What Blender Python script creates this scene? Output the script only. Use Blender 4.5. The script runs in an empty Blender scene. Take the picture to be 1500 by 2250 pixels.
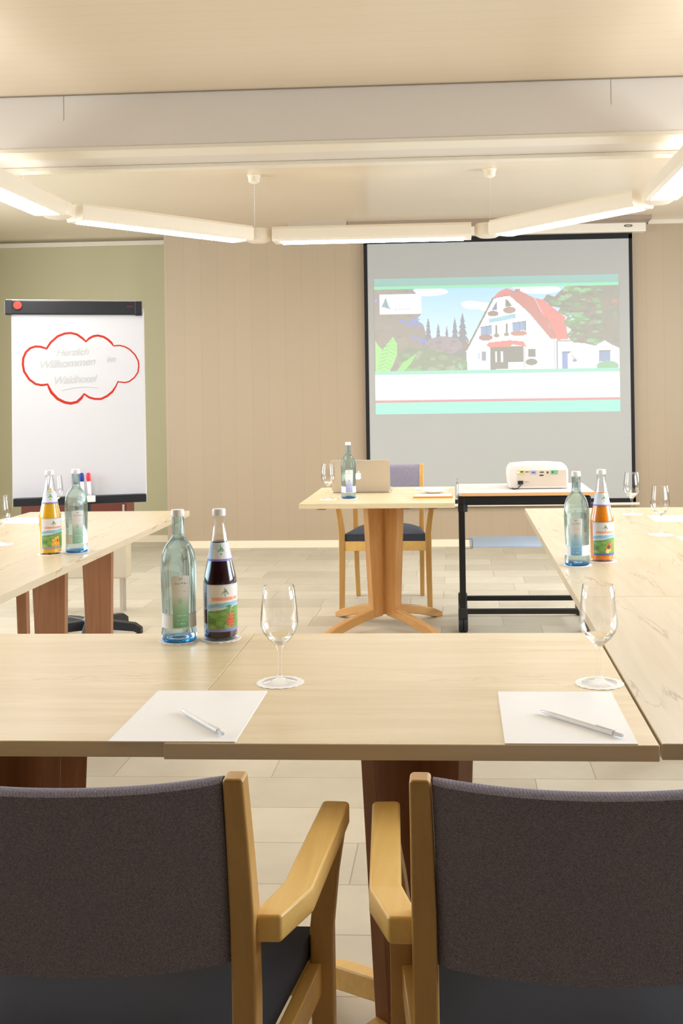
import bpy, bmesh, math, random
import numpy as np
from mathutils import Vector, Matrix

random.seed(7)
S = bpy.context.scene
COL = S.collection
R = math.radians

# ------------------------------------------------------------------ camera, world, light, exposure
cam_d = bpy.data.cameras.new('camera')
cam = bpy.data.objects.new('camera', cam_d)
COL.objects.link(cam)
cam_d.sensor_fit = 'VERTICAL'
cam_d.sensor_height = 36.0
cam_d.lens = 2360 / 2250 * 36
cam_d.shift_x = (750 - 866) / 2250
cam_d.shift_y = (862 - 1125) / 2250
cam_d.clip_start = 0.05
yaw, roll = R(3.3), 0.0146
fw = Vector((-math.sin(yaw), math.cos(yaw), 0)); rt = Vector((math.cos(yaw), math.sin(yaw), 0)); up = Vector((0, 0, 1))
r2 = rt * math.cos(roll) - up * math.sin(roll); u2 = up * math.cos(roll) + rt * math.sin(roll)
cam.matrix_world = Matrix(((r2.x, u2.x, -fw.x, 0), (r2.y, u2.y, -fw.y, 0), (r2.z, u2.z, -fw.z, 1.31), (0, 0, 0, 1)))
S.camera = cam

w = bpy.data.worlds.new('daylight'); S.world = w; w.use_nodes = True
bg = w.node_tree.nodes['Background']
bg.inputs[0].default_value = (0.80, 0.90, 1.0, 1); bg.inputs[1].default_value = 1.5

LAMP = 18.0          # emission of the tube diffusers
ADDED_UPLIGHT = 1.2        # added glowing panels on top of the fittings, to brighten the ceiling

def area(name, loc, rot, sx, sy, power, col):
    d = bpy.data.lights.new(name, 'AREA'); d.shape = 'RECTANGLE'; d.size = sx; d.size_y = sy
    d.energy = power; d.color = col
    o = bpy.data.objects.new(name, d); o.location = loc; o.rotation_euler = rot; COL.objects.link(o); return o
# daylight through the windows in the side walls
area('window_light', (3.02, 3.1, 1.65), (0, R(90), 0), 1.5, 1.9, 66, (0.84, 0.92, 1.0))
area('window_light', (3.02, 6.6, 1.65), (0, R(90), 0), 1.5, 1.9, 62, (0.84, 0.92, 1.0))
area('window_light', (-4.42, 3.1, 1.65), (0, R(-90), 0), 1.5, 1.9, 60, (0.84, 0.92, 1.0))
area('window_light', (-4.42, 6.6, 1.65), (0, R(-90), 0), 1.5, 1.9, 60, (0.84, 0.92, 1.0))

S.view_settings.view_transform = 'Standard'; S.view_settings.look = 'None'
S.view_settings.gamma = 1; S.view_settings.use_curve_mapping = False
S.view_settings.exposure = 0.54
S.cycles.max_bounces = 14; S.cycles.transmission_bounces = 12; S.cycles.diffuse_bounces = 6
S.cycles.glossy_bounces = 5; S.cycles.transparent_max_bounces = 8
S.cycles.use_denoising = True; S.cycles.sample_clamp_indirect = 6

# ------------------------------------------------------------------ helpers
def lin(c):
    return tuple((v / 255 / 12.92) if v / 255 <= 0.04045 else ((v / 255 + 0.055) / 1.055) ** 2.4 for v in c[:3])
def rgba(c): return lin(c) + (1,)

def mat(name, c, rough=0.5, metal=0.0, spec=0.5, trans=0.0, ior=1.45, emit=None, es=0.0, coat=0.0):
    m = bpy.data.materials.new(name); m.use_nodes = True
    b = m.node_tree.nodes['Principled BSDF']; i = b.inputs
    i['Base Color'].default_value = rgba(c); i['Roughness'].default_value = rough; i['Metallic'].default_value = metal
    i['Specular IOR Level'].default_value = spec; i['Transmission Weight'].default_value = trans; i['IOR'].default_value = ior
    i['Coat Weight'].default_value = coat
    if emit: i['Emission Color'].default_value = rgba(emit); i['Emission Strength'].default_value = es
    return m
def N(m, t, **k):
    n = m.node_tree.nodes.new(t)
    for a, v in k.items(): setattr(n, a, v)
    return n
def L(m, a, b): m.node_tree.links.new(a, b)
def BS(m): return m.node_tree.nodes['Principled BSDF'].inputs

def wood(name, c1, c2, axis='X', rough=0.35, knots=0.0, knotcol=(150, 115, 75), scale=1.0, contrast=1.0):
    """long grain running along one object axis"""
    m = mat(name, c1, rough)
    tc = N(m, 'ShaderNodeTexCoord'); mp = N(m, 'ShaderNodeMapping')
    s = {'X': (1.1, 14, 14), 'Y': (14, 1.1, 14), 'Z': (14, 14, 1.1)}[axis]
    mp.inputs['Scale'].default_value = tuple(v * scale for v in s)
    L(m, tc.outputs['Object'], mp.inputs['Vector'])
    n1 = N(m, 'ShaderNodeTexNoise'); n1.inputs['Scale'].default_value = 1.6; n1.inputs['Detail'].default_value = 6; n1.inputs['Roughness'].default_value = 0.62
    n1.inputs['Distortion'].default_value = 0.9
    L(m, mp.outputs[0], n1.inputs['Vector'])
    cr = N(m, 'ShaderNodeValToRGB'); cr.color_ramp.elements[0].position = 0.32; cr.color_ramp.elements[0].color = rgba(c2)
    cr.color_ramp.elements[1].position = 0.32 + 0.36 / contrast; cr.color_ramp.elements[1].color = rgba(c1)
    L(m, n1.outputs['Fac'], cr.inputs[0]); out = cr.outputs[0]
    if knots:
        n2 = N(m, 'ShaderNodeTexNoise'); n2.inputs['Scale'].default_value = 0.75; n2.inputs['Detail'].default_value = 7; n2.inputs['Roughness'].default_value = 0.55; n2.inputs['Distortion'].default_value = 0.35
        mp2 = N(m, 'ShaderNodeMapping'); mp2.inputs['Scale'].default_value = {'X': (1.1, 9, 9), 'Y': (9, 1.1, 9), 'Z': (9, 9, 1.1)}[axis]
        mp2.inputs['Location'].default_value = (3.1, 1.7, 0.4)
        L(m, tc.outputs['Object'], mp2.inputs['Vector']); L(m, mp2.outputs[0], n2.inputs['Vector'])
        c3 = N(m, 'ShaderNodeValToRGB'); e = c3.color_ramp.elements
        e[0].position = 0.492; e[0].color = (0, 0, 0, 1); e[1].position = 0.5; e[1].color = (knots, knots, knots, 1)
        e2 = c3.color_ramp.elements.new(0.508); e2.color = (0, 0, 0, 1)
        n3 = N(m, 'ShaderNodeTexNoise'); n3.inputs['Scale'].default_value = 1.3; L(m, mp2.outputs[0], n3.inputs['Vector'])
        c4 = N(m, 'ShaderNodeValToRGB'); c4.color_ramp.elements[0].position = 0.47; c4.color_ramp.elements[1].position = 0.58
        L(m, n3.outputs['Fac'], c4.inputs[0])
        mu = N(m, 'ShaderNodeMath', operation='MULTIPLY'); L(m, n2.outputs['Fac'], c3.inputs[0]); L(m, c3.outputs[0], mu.inputs[0]); L(m, c4.outputs[0], mu.inputs[1])
        mx = N(m, 'ShaderNodeMix', data_type='RGBA'); L(m, mu.outputs[0], mx.inputs[0]); L(m, out, mx.inputs[6]); mx.inputs[7].default_value = rgba(knotcol)
        out = mx.outputs[2]
    L(m, out, BS(m)['Base Color'])
    bp = N(m, 'ShaderNodeBump'); bp.inputs['Strength'].default_value = 0.06; bp.inputs['Distance'].default_value = 0.002
    L(m, n1.outputs['Fac'], bp.inputs['Height']); L(m, bp.outputs[0], BS(m)['Normal'])
    return m

def planks(name, c, cgroove, axis, pitch, rough, groove=0.03, spec=0.5, var=0.04):
    m = mat(name, c, rough, spec=spec)
    tc = N(m, 'ShaderNodeTexCoord'); sx = N(m, 'ShaderNodeSeparateXYZ'); L(m, tc.outputs['Object'], sx.inputs[0])
    mu = N(m, 'ShaderNodeMath', operation='MULTIPLY'); mu.inputs[1].default_value = 1 / pitch; L(m, sx.outputs[axis], mu.inputs[0])
    fr = N(m, 'ShaderNodeMath', operation='FRACT'); L(m, mu.outputs[0], fr.inputs[0])
    lt = N(m, 'ShaderNodeMath', operation='LESS_THAN'); lt.inputs[1].default_value = groove; L(m, fr.outputs[0], lt.inputs[0])
    fl = N(m, 'ShaderNodeMath', operation='FLOOR'); L(m, mu.outputs[0], fl.inputs[0])
    wn = N(m, 'ShaderNodeTexWhiteNoise', noise_dimensions='1D'); L(m, fl.outputs[0], wn.inputs['W'])
    mr = N(m, 'ShaderNodeMapRange'); mr.inputs[3].default_value = 1 - var; mr.inputs[4].default_value = 1.0; L(m, wn.outputs[0], mr.inputs[0])
    mx = N(m, 'ShaderNodeMix', data_type='RGBA'); L(m, lt.outputs[0], mx.inputs[0]); mx.inputs[6].default_value = rgba(c); mx.inputs[7].default_value = rgba(cgroove)
    hv = N(m, 'ShaderNodeHueSaturation'); L(m, mr.outputs[0], hv.inputs['Value']); L(m, mx.outputs[2], hv.inputs['Color'])
    L(m, hv.outputs[0], BS(m)['Base Color'])
    return m

def attr_mat(name, rough=0.5, emission=False, base=(200, 196, 190)):
    m = mat(name, base, rough)
    at = N(m, 'ShaderNodeAttribute'); at.attribute_name = 'picture'
    if emission:
        L(m, at.outputs['Color'], BS(m)['Emission Color']); BS(m)['Emission Strength'].default_value = 1.0
    else:
        L(m, at.outputs['Color'], BS(m)['Base Color'])
    return m

def link(o, parent=None):
    COL.objects.link(o)
    if parent: o.parent = parent
    return o
def obj(name, bm, m, parent=None, bevel=0, seg=2, smooth=None, loc=None):
    me = bpy.data.meshes.new(name); bmesh.ops.recalc_face_normals(bm, faces=bm.faces[:]) ; bm.to_mesh(me); bm.free()
    if m: me.materials.append(m)
    if smooth is not None:
        for p in me.polygons: p.use_smooth = True
        me.set_sharp_from_angle(angle=R(smooth))
    o = bpy.data.objects.new(name, me); link(o, parent)
    if loc: o.location = loc
    if bevel:
        b = o.modifiers.new('bevel', 'BEVEL'); b.width = bevel; b.segments = seg; b.limit_method = 'ANGLE'; b.angle_limit = R(35)
        if seg > 1:
            b.harden_normals = True
            for p in me.polygons: p.use_smooth = True
            me.set_sharp_from_angle(angle=R(25))
    return o
def tag(o, label=None, cat=None, group=None, kind=None):
    if label: o['label'] = label
    if cat: o['category'] = cat
    if group: o['group'] = group
    if kind: o['kind'] = kind
    return o
def thing(name, label, cat, loc=(0, 0, 0), rz=0, group=None):
    o = bpy.data.objects.new(name, None); o.empty_display_size = 0.1; o.location = loc; o.rotation_euler = (0, 0, rz)
    COL.objects.link(o); return tag(o, label, cat, group)
def dup(root, loc, rz, label, group=None, parent=None):
    c = root.copy(); COL.objects.link(c)
    if parent is None:
        c.location = loc; c.rotation_euler = (0, 0, rz); c['label'] = label
        if group: c['group'] = group
    else: c.parent = parent
    for ch in list(root.children): dup(ch, None, None, None, None, c)
    return c

def nb(): return bmesh.new()
def box(bm, x0, x1, y0, y1, z0, z1):
    v = [bm.verts.new(p) for p in [(x0, y0, z0), (x1, y0, z0), (x1, y1, z0), (x0, y1, z0), (x0, y0, z1), (x1, y0, z1), (x1, y1, z1), (x0, y1, z1)]]
    for f in [(0, 3, 2, 1), (4, 5, 6, 7), (0, 1, 5, 4), (1, 2, 6, 5), (2, 3, 7, 6), (3, 0, 4, 7)]: bm.faces.new([v[i] for i in f])
    return bm
def prism(bm, pts, h0, h1, f=lambda a, b, h: (a, b, h)):
    a = [bm.verts.new(f(p[0], p[1], h0)) for p in pts]; b = [bm.verts.new(f(p[0], p[1], h1)) for p in pts]
    bm.faces.new(a[::-1]); bm.faces.new(b)
    for i in range(len(pts)):
        j = (i + 1) % len(pts); bm.faces.new([a[i], a[j], b[j], b[i]])
    return bm
def lathe(bm, prof, seg=40, cx=0, cy=0, z0=0, closed=False):
    rings = []
    for r, z in prof:
        if r < 1e-6: rings.append([bm.verts.new((cx, cy, z + z0))])
        else: rings.append([bm.verts.new((cx + r * math.cos(2 * math.pi * k / seg), cy + r * math.sin(2 * math.pi * k / seg), z + z0)) for k in range(seg)])
    n = len(rings)
    for i in range(n if closed else n - 1):
        a, b = rings[i], rings[(i + 1) % n]
        for k in range(seg):
            k2 = (k + 1) % seg
            if len(a) == 1 and len(b) == 1: continue
            if len(a) == 1: bm.faces.new([a[0], b[k2], b[k]])
            elif len(b) == 1: bm.faces.new([a[k], a[k2], b[0]])
            else: bm.faces.new([a[k], a[k2], b[k2], b[k]])
    return bm
def loft(bm, secs):
    """rectangular sections (cx, cy, z, hx, hy) stacked into one solid"""
    rings = [[bm.verts.new((cx + sx * hx, cy + sy * hy, z)) for sx, sy in ((-1, -1), (1, -1), (1, 1), (-1, 1))] for cx, cy, z, hx, hy in secs]
    bm.faces.new(rings[0][::-1]); bm.faces.new(rings[-1])
    for a, b in zip(rings, rings[1:]):
        for k in range(4): bm.faces.new([a[k], a[(k + 1) % 4], b[(k + 1) % 4], b[k]])
    return bm
def tube(bm, pts, r, seg=10, cap=True):
    pts = [Vector(p) for p in pts]; rings = []
    prev = None
    for i, p in enumerate(pts):
        d = (pts[min(i + 1, len(pts) - 1)] - pts[max(i - 1, 0)]).normalized()
        if prev is None:
            a = d.orthogonal().normalized()
        else:
            a = (prev - d * prev.dot(d)); a = a.normalized() if a.length > 1e-6 else d.orthogonal().normalized()
        prev = a; b = d.cross(a)
        rings.append([bm.verts.new(p + (a * math.cos(2 * math.pi * k / seg) + b * math.sin(2 * math.pi * k / seg)) * r) for k in range(seg)])
    for a, b in zip(rings, rings[1:]):
        for k in range(seg): bm.faces.new([a[k], a[(k + 1) % seg], b[(k + 1) % seg], b[k]])
    if cap: bm.faces.new(rings[0][::-1]); bm.faces.new(rings[-1])
    return bm
def xf(bm, M, start=0):
    bm.verts.ensure_lookup_table()
    for v in bm.verts[start:]: v.co = M @ v.co
    return bm

# ---- small painter for printed labels and the projected slide
class Paint:
    def __init__(s, x0, y0, x1, y1, nx, ny, bgc):
        s.x0, s.y0, s.x1, s.y1, s.nx, s.ny = x0, y0, x1, y1, nx, ny
        xs = x0 + (np.arange(nx) + 0.5) * (x1 - x0) / nx; ys = y0 + (np.arange(ny) + 0.5) * (y1 - y0) / ny
        s.X, s.Y = np.meshgrid(xs, ys); s.im = np.zeros((ny, nx, 3)); s.im[:] = bgc
        s.rng = np.random.RandomState(3)
    def put(s, m, c, a=1.0): s.im[m] = s.im[m] * (1 - a) + np.array(c, float) * a
    def rect(s, x0, y0, x1, y1, c, a=1.0): s.put((s.X >= x0) & (s.X <= x1) & (s.Y >= y0) & (s.Y <= y1), c, a)
    def ell(s, x, y, rx, ry, c, a=1.0): s.put(((s.X - x) / rx) ** 2 + ((s.Y - y) / ry) ** 2 <= 1, c, a)
    def inside(s, pts):
        m = np.zeros(s.X.shape, bool); n = len(pts)
        for i in range(n):
            (xa, ya), (xb, yb) = pts[i], pts[(i + 1) % n]
            if ya == yb: continue
            c = ((ya > s.Y) != (yb > s.Y)) & (s.X < (xb - xa) * (s.Y - ya) / (yb - ya) + xa); m ^= c
        return m
    def poly(s, pts, c, a=1.0): s.put(s.inside(pts), c, a)
    def line(s, xa, ya, xb, yb, wd, c, a=1.0):
        dx, dy = xb - xa, yb - ya; l2 = dx * dx + dy * dy
        t = np.clip(((s.X - xa) * dx + (s.Y - ya) * dy) / l2, 0, 1)
        s.put(np.hypot(s.X - xa - t * dx, s.Y - ya - t * dy) <= wd / 2, c, a)
    def grad(s, y0, y1, c0, c1, m=None):
        t = np.clip((s.Y - y0) / (y1 - y0), 0, 1)[..., None]; g = np.array(c0, float) * (1 - t) + np.array(c1, float) * t
        k = (s.Y >= y0) & (s.Y <= y1)
        if m is not None: k &= m
        s.im[k] = g[k]
    def blobs(s, m, n, rx, ry, cols, a=0.6):
        ys, xs = np.nonzero(m)
        if len(xs) == 0: return
        for _ in range(n):
            k = s.rng.randint(len(xs)); q = s.rng.uniform(0.5, 1.2)
            e = (((s.X - s.X[ys[k], xs[k]]) / (rx * q)) ** 2 + ((s.Y - s.Y[ys[k], xs[k]]) / (ry * q)) ** 2 <= 1) & m
            s.put(e, cols[s.rng.randint(len(cols))], a)
    def scribble(s, x0, x1, y, h, c, a=0.6):
        """tiny unreadable print: a row of short strokes"""
        x = x0
        while x < x1:
            wd = s.rng.uniform(0.4, 0.9) * h; s.rect(x, y - h / 2 * s.rng.uniform(.6, 1), x + wd * .6, y + h / 2 * s.rng.uniform(.6, 1), c, a); x += wd
def paint_mesh(name, P, pos, m, parent=None, toemit=None):
    """one face per painted cell; pos(u,v) gives the point on the surface, v downwards"""
    nx, ny = P.nx, P.ny
    vs = [pos(i / nx, j / ny) for j in range(ny + 1) for i in range(nx + 1)]
    fs = [(j * (nx + 1) + i, (j + 1) * (nx + 1) + i, (j + 1) * (nx + 1) + i + 1, j * (nx + 1) + i + 1) for j in range(ny) for i in range(nx)]
    me = bpy.data.meshes.new(name); me.from_pydata([tuple(v) for v in vs], [], fs)
    s = P.im / 255.0; l = np.where(s <= 0.04045, s / 12.92, ((s + 0.055) / 1.055) ** 2.4)
    if toemit is not None: l = toemit(l)
    c4 = np.ones((ny * nx, 4)); c4[:, :3] = l.reshape(-1, 3)
    at = me.color_attributes.new('picture', 'FLOAT_COLOR', 'CORNER')
    at.data.foreach_set('color', np.repeat(c4, 4, axis=0).astype(np.float32).ravel())
    for p in me.polygons: p.use_smooth = True
    me.materials.append(m)
    o = bpy.data.objects.new(name, me); return link(o, parent)

# ------------------------------------------------------------------ materials
M = {}
M['top_x'] = wood('pale oak laminate', (231, 215, 182), (216, 195, 155), 'X', 0.32, knots=0.45, knotcol=(196, 160, 112), contrast=0.8)
M['top_y'] = wood('pale oak laminate lengthwise', (212, 199, 175), (200, 184, 154), 'Y', 0.32, knots=0.7, knotcol=(150, 122, 84), contrast=0.8)
M['beech'] = wood('honey beech', (204, 162, 98), (190, 146, 82), 'Z', 0.33, scale=1.4)  # chair legs and posts: shade of the backs kept in this darker base
M['beech_lit_y'] = wood('lit honey beech rails', (246, 206, 126), (232, 190, 110), 'Y', 0.3, scale=1.4)  # same wood, base raised to paint in the light on the arm tops
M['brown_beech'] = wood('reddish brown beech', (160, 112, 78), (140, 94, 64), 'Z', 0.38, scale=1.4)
M['orange_beech'] = wood('orange beech', (208, 158, 98), (192, 138, 80), 'Z', 0.35, scale=1.4)
M['orange_beech_x'] = wood('orange beech feet', (210, 162, 102), (193, 142, 82), 'X', 0.35, scale=1.2)
M['black'] = mat('black lacquered steel', (22, 23, 26), 0.42)
M['black_plastic'] = mat('black plastic', (36, 38, 44), 0.4)
M['chrome'] = mat('chrome', (200, 200, 205), 0.15, 1.0)
M['white_plastic'] = mat('white plastic', (240, 238, 234), 0.35)
M['cream_plastic'] = mat('cream lacquered metal', (232, 222, 204), 0.35)
M['paper'] = mat('white paper', (250, 250, 251), 0.7)
M['navy'] = mat('dark blue grey seat fabric', (60, 66, 80), 0.8)
M['silver'] = mat('brushed aluminium', (205, 198, 190), 0.38, 0.75)
M['cap'] = mat('white bottle cap', (240, 240, 242), 0.4)
M['coaster'] = mat('white paper coaster', (250, 250, 248), 0.8)
M['red'] = mat('red marker ink', (232, 72, 52), 0.6)
def thin_glass(name, tint, k, rough=0.02):
    """thin clear glass: lets light straight through and mirrors at grazing angles"""
    m = bpy.data.materials.new(name); m.use_nodes = True; nt = m.node_tree; nt.nodes.clear()
    out = N(m, 'ShaderNodeOutputMaterial'); mx = N(m, 'ShaderNodeMixShader'); tr_ = N(m, 'ShaderNodeBsdfTransparent'); gl_ = N(m, 'ShaderNodeBsdfGlossy'); lw = N(m, 'ShaderNodeLayerWeight')
    tr_.inputs[0].default_value = rgba(tint); gl_.inputs['Roughness'].default_value = rough; gl_.inputs[0].default_value = (1, 1, 1, 1)
    lw.inputs[0].default_value = 0.5; pw = N(m, 'ShaderNodeMath', operation='POWER'); pw.inputs[1].default_value = 3.2; L(m, lw.outputs['Facing'], pw.inputs[0])
    ma = N(m, 'ShaderNodeMath', operation='MULTIPLY_ADD'); ma.inputs[1].default_value = k; ma.inputs[2].default_value = 0.035; L(m, pw.outputs[0], ma.inputs[0])
    cm = N(m, 'ShaderNodeMix', data_type='RGBA'); pe = N(m, 'ShaderNodeMath', operation='POWER'); pe.inputs[1].default_value = 5.0; L(m, lw.outputs['Facing'], pe.inputs[0])
    L(m, pe.outputs[0], cm.inputs[0]); cm.inputs[6].default_value = rgba(tint); cm.inputs[7].default_value = rgba((120, 118, 116)); L(m, cm.outputs[2], tr_.inputs[0])
    L(m, ma.outputs[0], mx.inputs[0]); L(m, tr_.outputs[0], mx.inputs[1]); L(m, gl_.outputs[0], mx.inputs[2]); L(m, mx.outputs[0], out.inputs[0]); return m
M['glass'] = thin_glass('clear glass', (254, 254, 254), 0.62)
M['solid_glass'] = mat('thick clear glass', (255, 255, 255), 0.0, trans=1.0, ior=1.3)
bgm = mat('pale blue water bottle glass', (206, 228, 234), 0.0, trans=1.0, ior=1.34); M['blue_glass'] = bgm
_o = bgm.node_tree.nodes['Material Output']; _mx = N(bgm, 'ShaderNodeMixShader'); _t = N(bgm, 'ShaderNodeBsdfTransparent'); _t.inputs[0].default_value = rgba((206, 228, 236))
_mx.inputs[0].default_value = 0.42; L(bgm, bgm.node_tree.nodes['Principled BSDF'].outputs[0], _mx.inputs[1]); L(bgm, _t.outputs[0], _mx.inputs[2]); L(bgm, _mx.outputs[0], _o.inputs[0])
M['blue_base'] = mat('deep blue bottle base glass', (70, 150, 215), 0.05, trans=0.85, ior=1.4)
M['juice_dark'] = mat('dark currant juice', (44, 16, 24), 0.15)
M['juice_orange'] = mat('orange juice', (240, 142, 22), 0.3)
M['juice_yellow'] = mat('yellow juice', (244, 188, 40), 0.3)
M['label'] = attr_mat('printed label', 0.45)

fab = mat('grey woven upholstery', (120, 118, 124), 0.9, spec=0.15); M['fabric'] = fab
tc = N(fab, 'ShaderNodeTexCoord'); sx = N(fab, 'ShaderNodeSeparateXYZ'); L(fab, tc.outputs['Object'], sx.inputs[0])
ad = N(fab, 'ShaderNodeMath', operation='ADD'); L(fab, sx.outputs[0], ad.inputs[0]); L(fab, sx.outputs[2], ad.inputs[1])
mu = N(fab, 'ShaderNodeMath', operation='MULTIPLY'); mu.inputs[1].default_value = 2 * math.pi / 0.0042; L(fab, ad.outputs[0], mu.inputs[0])
sn = N(fab, 'ShaderNodeMath', operation='SINE'); L(fab, mu.outputs[0], sn.inputs[0])
no = N(fab, 'ShaderNodeTexNoise'); no.inputs['Scale'].default_value = 420; no.inputs['Detail'].default_value = 2; L(fab, tc.outputs['Object'], no.inputs['Vector'])
no2 = N(fab, 'ShaderNodeTexNoise'); no2.inputs['Scale'].default_value = 9; L(fab, tc.outputs['Object'], no2.inputs['Vector'])
m1 = N(fab, 'ShaderNodeMapRange'); m1.inputs[1].default_value = -1; m1.inputs[3].default_value = 0.82; m1.inputs[4].default_value = 1.08; L(fab, sn.outputs[0], m1.inputs[0])
m2 = N(fab, 'ShaderNodeMapRange'); m2.inputs[1].default_value = 0.3; m2.inputs[2].default_value = 0.7; m2.inputs[3].default_value = 0.72; m2.inputs[4].default_value = 1.28; L(fab, no.outputs['Fac'], m2.inputs[0])
mm = N(fab, 'ShaderNodeMath', operation='MULTIPLY'); L(fab, m1.outputs[0], mm.inputs[0]); L(fab, m2.outputs[0], mm.inputs[1])
mc = N(fab, 'ShaderNodeMix', data_type='RGBA'); L(fab, no2.outputs['Fac'], mc.inputs[0]); mc.inputs[6].default_value = rgba((136, 134, 152)); mc.inputs[7].default_value = rgba((142, 135, 150))
hv = N(fab, 'ShaderNodeHueSaturation'); L(fab, mm.outputs[0], hv.inputs['Value']); L(fab, mc.outputs[2], hv.inputs['Color']); L(fab, hv.outputs[0], BS(fab)['Base Color'])

# ------------------------------------------------------------------ the room
H = 2.72
fl = mat('beige limestone tiles', (218, 206, 182), 0.5)
tc = N(fl, 'ShaderNodeTexCoord'); mp = N(fl, 'ShaderNodeMapping'); mp.inputs['Location'].default_value = (0.1, -2.32, 0)
br = N(fl, 'ShaderNodeTexBrick'); br.offset = 0.37; br.offset_frequency = 2; br.squash = 1.35; br.squash_frequency = 3
i = br.inputs; i['Scale'].default_value = 1; i['Brick Width'].default_value = 0.55; i['Row Height'].default_value = 0.264; i['Mortar Size'].default_value = 0.0022
i['Mortar Smooth'].default_value = 0.2; i['Color1'].default_value = rgba((206, 197, 178)); i['Color2'].default_value = rgba((186, 177, 158)); i['Mortar'].default_value = rgba((158, 148, 130))
L(fl, tc.outputs['Object'], mp.inputs[0]); L(fl, mp.outputs[0], br.inputs['Vector'])
no = N(fl, 'ShaderNodeTexNoise'); no.inputs['Scale'].default_value = 5; no.inputs['Detail'].default_value = 8; no.inputs['Roughness'].default_value = 0.65; L(fl, tc.outputs['Object'], no.inputs['Vector'])
mr = N(fl, 'ShaderNodeMapRange'); mr.inputs[1].default_value = 0.3; mr.inputs[2].default_value = 0.7; mr.inputs[3].default_value = 0.93; mr.inputs[4].default_value = 1.05; L(fl, no.outputs['Fac'], mr.inputs[0])
hv = N(fl, 'ShaderNodeHueSaturation'); L(fl, mr.outputs[0], hv.inputs['Value']); L(fl, br.outputs['Color'], hv.inputs['Color']); L(fl, hv.outputs[0], BS(fl)['Base Color'])
wallm = planks('beige panelled wall', (176, 157, 132), (168, 148, 123), 0, 0.145, 0.45, 0.02, var=0.02)
green = mat('olive cream wall paint', (184, 178, 144), 0.6)
sidem = mat('cream side wall', (172, 160, 140), 0.6)
backm = mat('brown rear wall', (64, 56, 48), 0.7)
ceilm = planks('cream ceiling boards', (218, 202, 178), (206, 190, 164), 1, 0.10, 0.28, 0.03, var=0.015)
beamm = mat('painted beam', (212, 204, 195), 0.35)
trimm = mat('cream painted trim', (222, 213, 196), 0.3)
basem = mat('cream baseboard', (238, 224, 198), 0.4)

def struct(name, bm, m, **k):
    o = obj(name, bm, m, **k); o['kind'] = 'structure'; return o
struct('floor', box(nb(), -4.6, 3.2, -3.2, 9.75, -0.1, 0), fl)
struct('ceiling', box(nb(), -4.6, 3.2, -3.2, 9.75, H, H + 0.1), ceilm)
struct('wall_back', box(nb(), -2.49, 3.2, 9.1, 9.25, 0, H), wallm)
struct('wall_alcove', box(nb(), -4.6, -2.40, 9.5, 9.65, 0, H), green)
struct('wall_return', box(nb(), -2.49, -2.40, 9.25, 9.5, 0, H), green)
struct('wall_rear', box(nb(), -4.6, 3.2, -3.3, -3.15, 0, H), backm)
def side_wall(name, x0, x1):
    bm = nb(); ys = [-3.2, 2.15, 4.05, 5.65, 7.55, 9.75]
    box(bm, x0, x1, ys[0], ys[5], 0, 0.88); box(bm, x0, x1, ys[0], ys[5], 2.42, H)
    for a, b in ((0, 1), (2, 3), (4, 5)): box(bm, x0, x1, ys[a], ys[b], 0.88, 2.42)
    struct(name, bm, sidem)
side_wall('wall_right', 3.05, 3.2); side_wall('wall_left', -4.6, -4.45)
k = 0
for x in (3.12, -4.52):
    for y in (2.15, 5.65):
        k += 1
        bm = nb(); y1 = y + 1.9
        for a in (box(bm, x - .03, x + .03, y, y + .06, .88, 2.42), box(bm, x - .03, x + .03, y1 - .06, y1, .88, 2.42), box(bm, x - .03, x + .03, y, y1, .88, .94),
                  box(bm, x - .03, x + .03, y, y1, 2.36, 2.42), box(bm, x - .03, x + .03, y + .92, y + .98, .88, 2.42)): pass
        struct('window_%d' % k, bm, trimm)
struct('baseboard_back', box(nb(), -2.49, 3.05, 9.085, 9.1, 0, 0.06), basem)
struct('baseboard_left', box(nb(), -4.45, -2.49, 9.485, 9.5, 0, 0.06), basem)
struct('trim_1', box(nb(), -4.45, -2.49, 9.46, 9.5, 2.66, 2.70), trimm)
struct('trim_2', box(nb(), 1.62, 3.05, 9.075, 9.1, 2.685, H), trimm)
# ceiling beam across the room: smooth painted face, front strip, shallow recessed soffit, back strip
bm = nb(); box(bm, -4.45, 3.05, 4.92, 5.40, 2.475, H); struct('trim_beam', bm, beamm)
bm = nb(); box(bm, -4.45, 3.05, 4.915, 5.07, 2.455, 2.475); box(bm, -4.45, 3.05, 5.33, 5.405, 2.455, 2.475); struct('trim_beam_strips', bm, trimm, bevel=0.003)
bm = nb()
for x in (-1.81, 0.72): box(bm, x - .0008, x + .0008, 4.919, 4.92, 2.60, H - .004)
box(bm, -4.45, 3.05, 4.912, 4.92, H - .005, H); struct('trim_beam_joints', bm, mat('dark joint', (140, 126, 108), 0.7))
# grey and brown strips under the ceiling above the screen case
struct('trim_3', box(nb(), -1.37, -0.88, 8.80, 9.1, 2.690, H), mat('grey ceiling strip', (178, 166, 150), 0.5))
struct('trim_4', box(nb(), -0.875, 1.60, 8.80, 9.1, 2.685, H), mat('brown ceiling strip', (150, 130, 112), 0.5))

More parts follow.
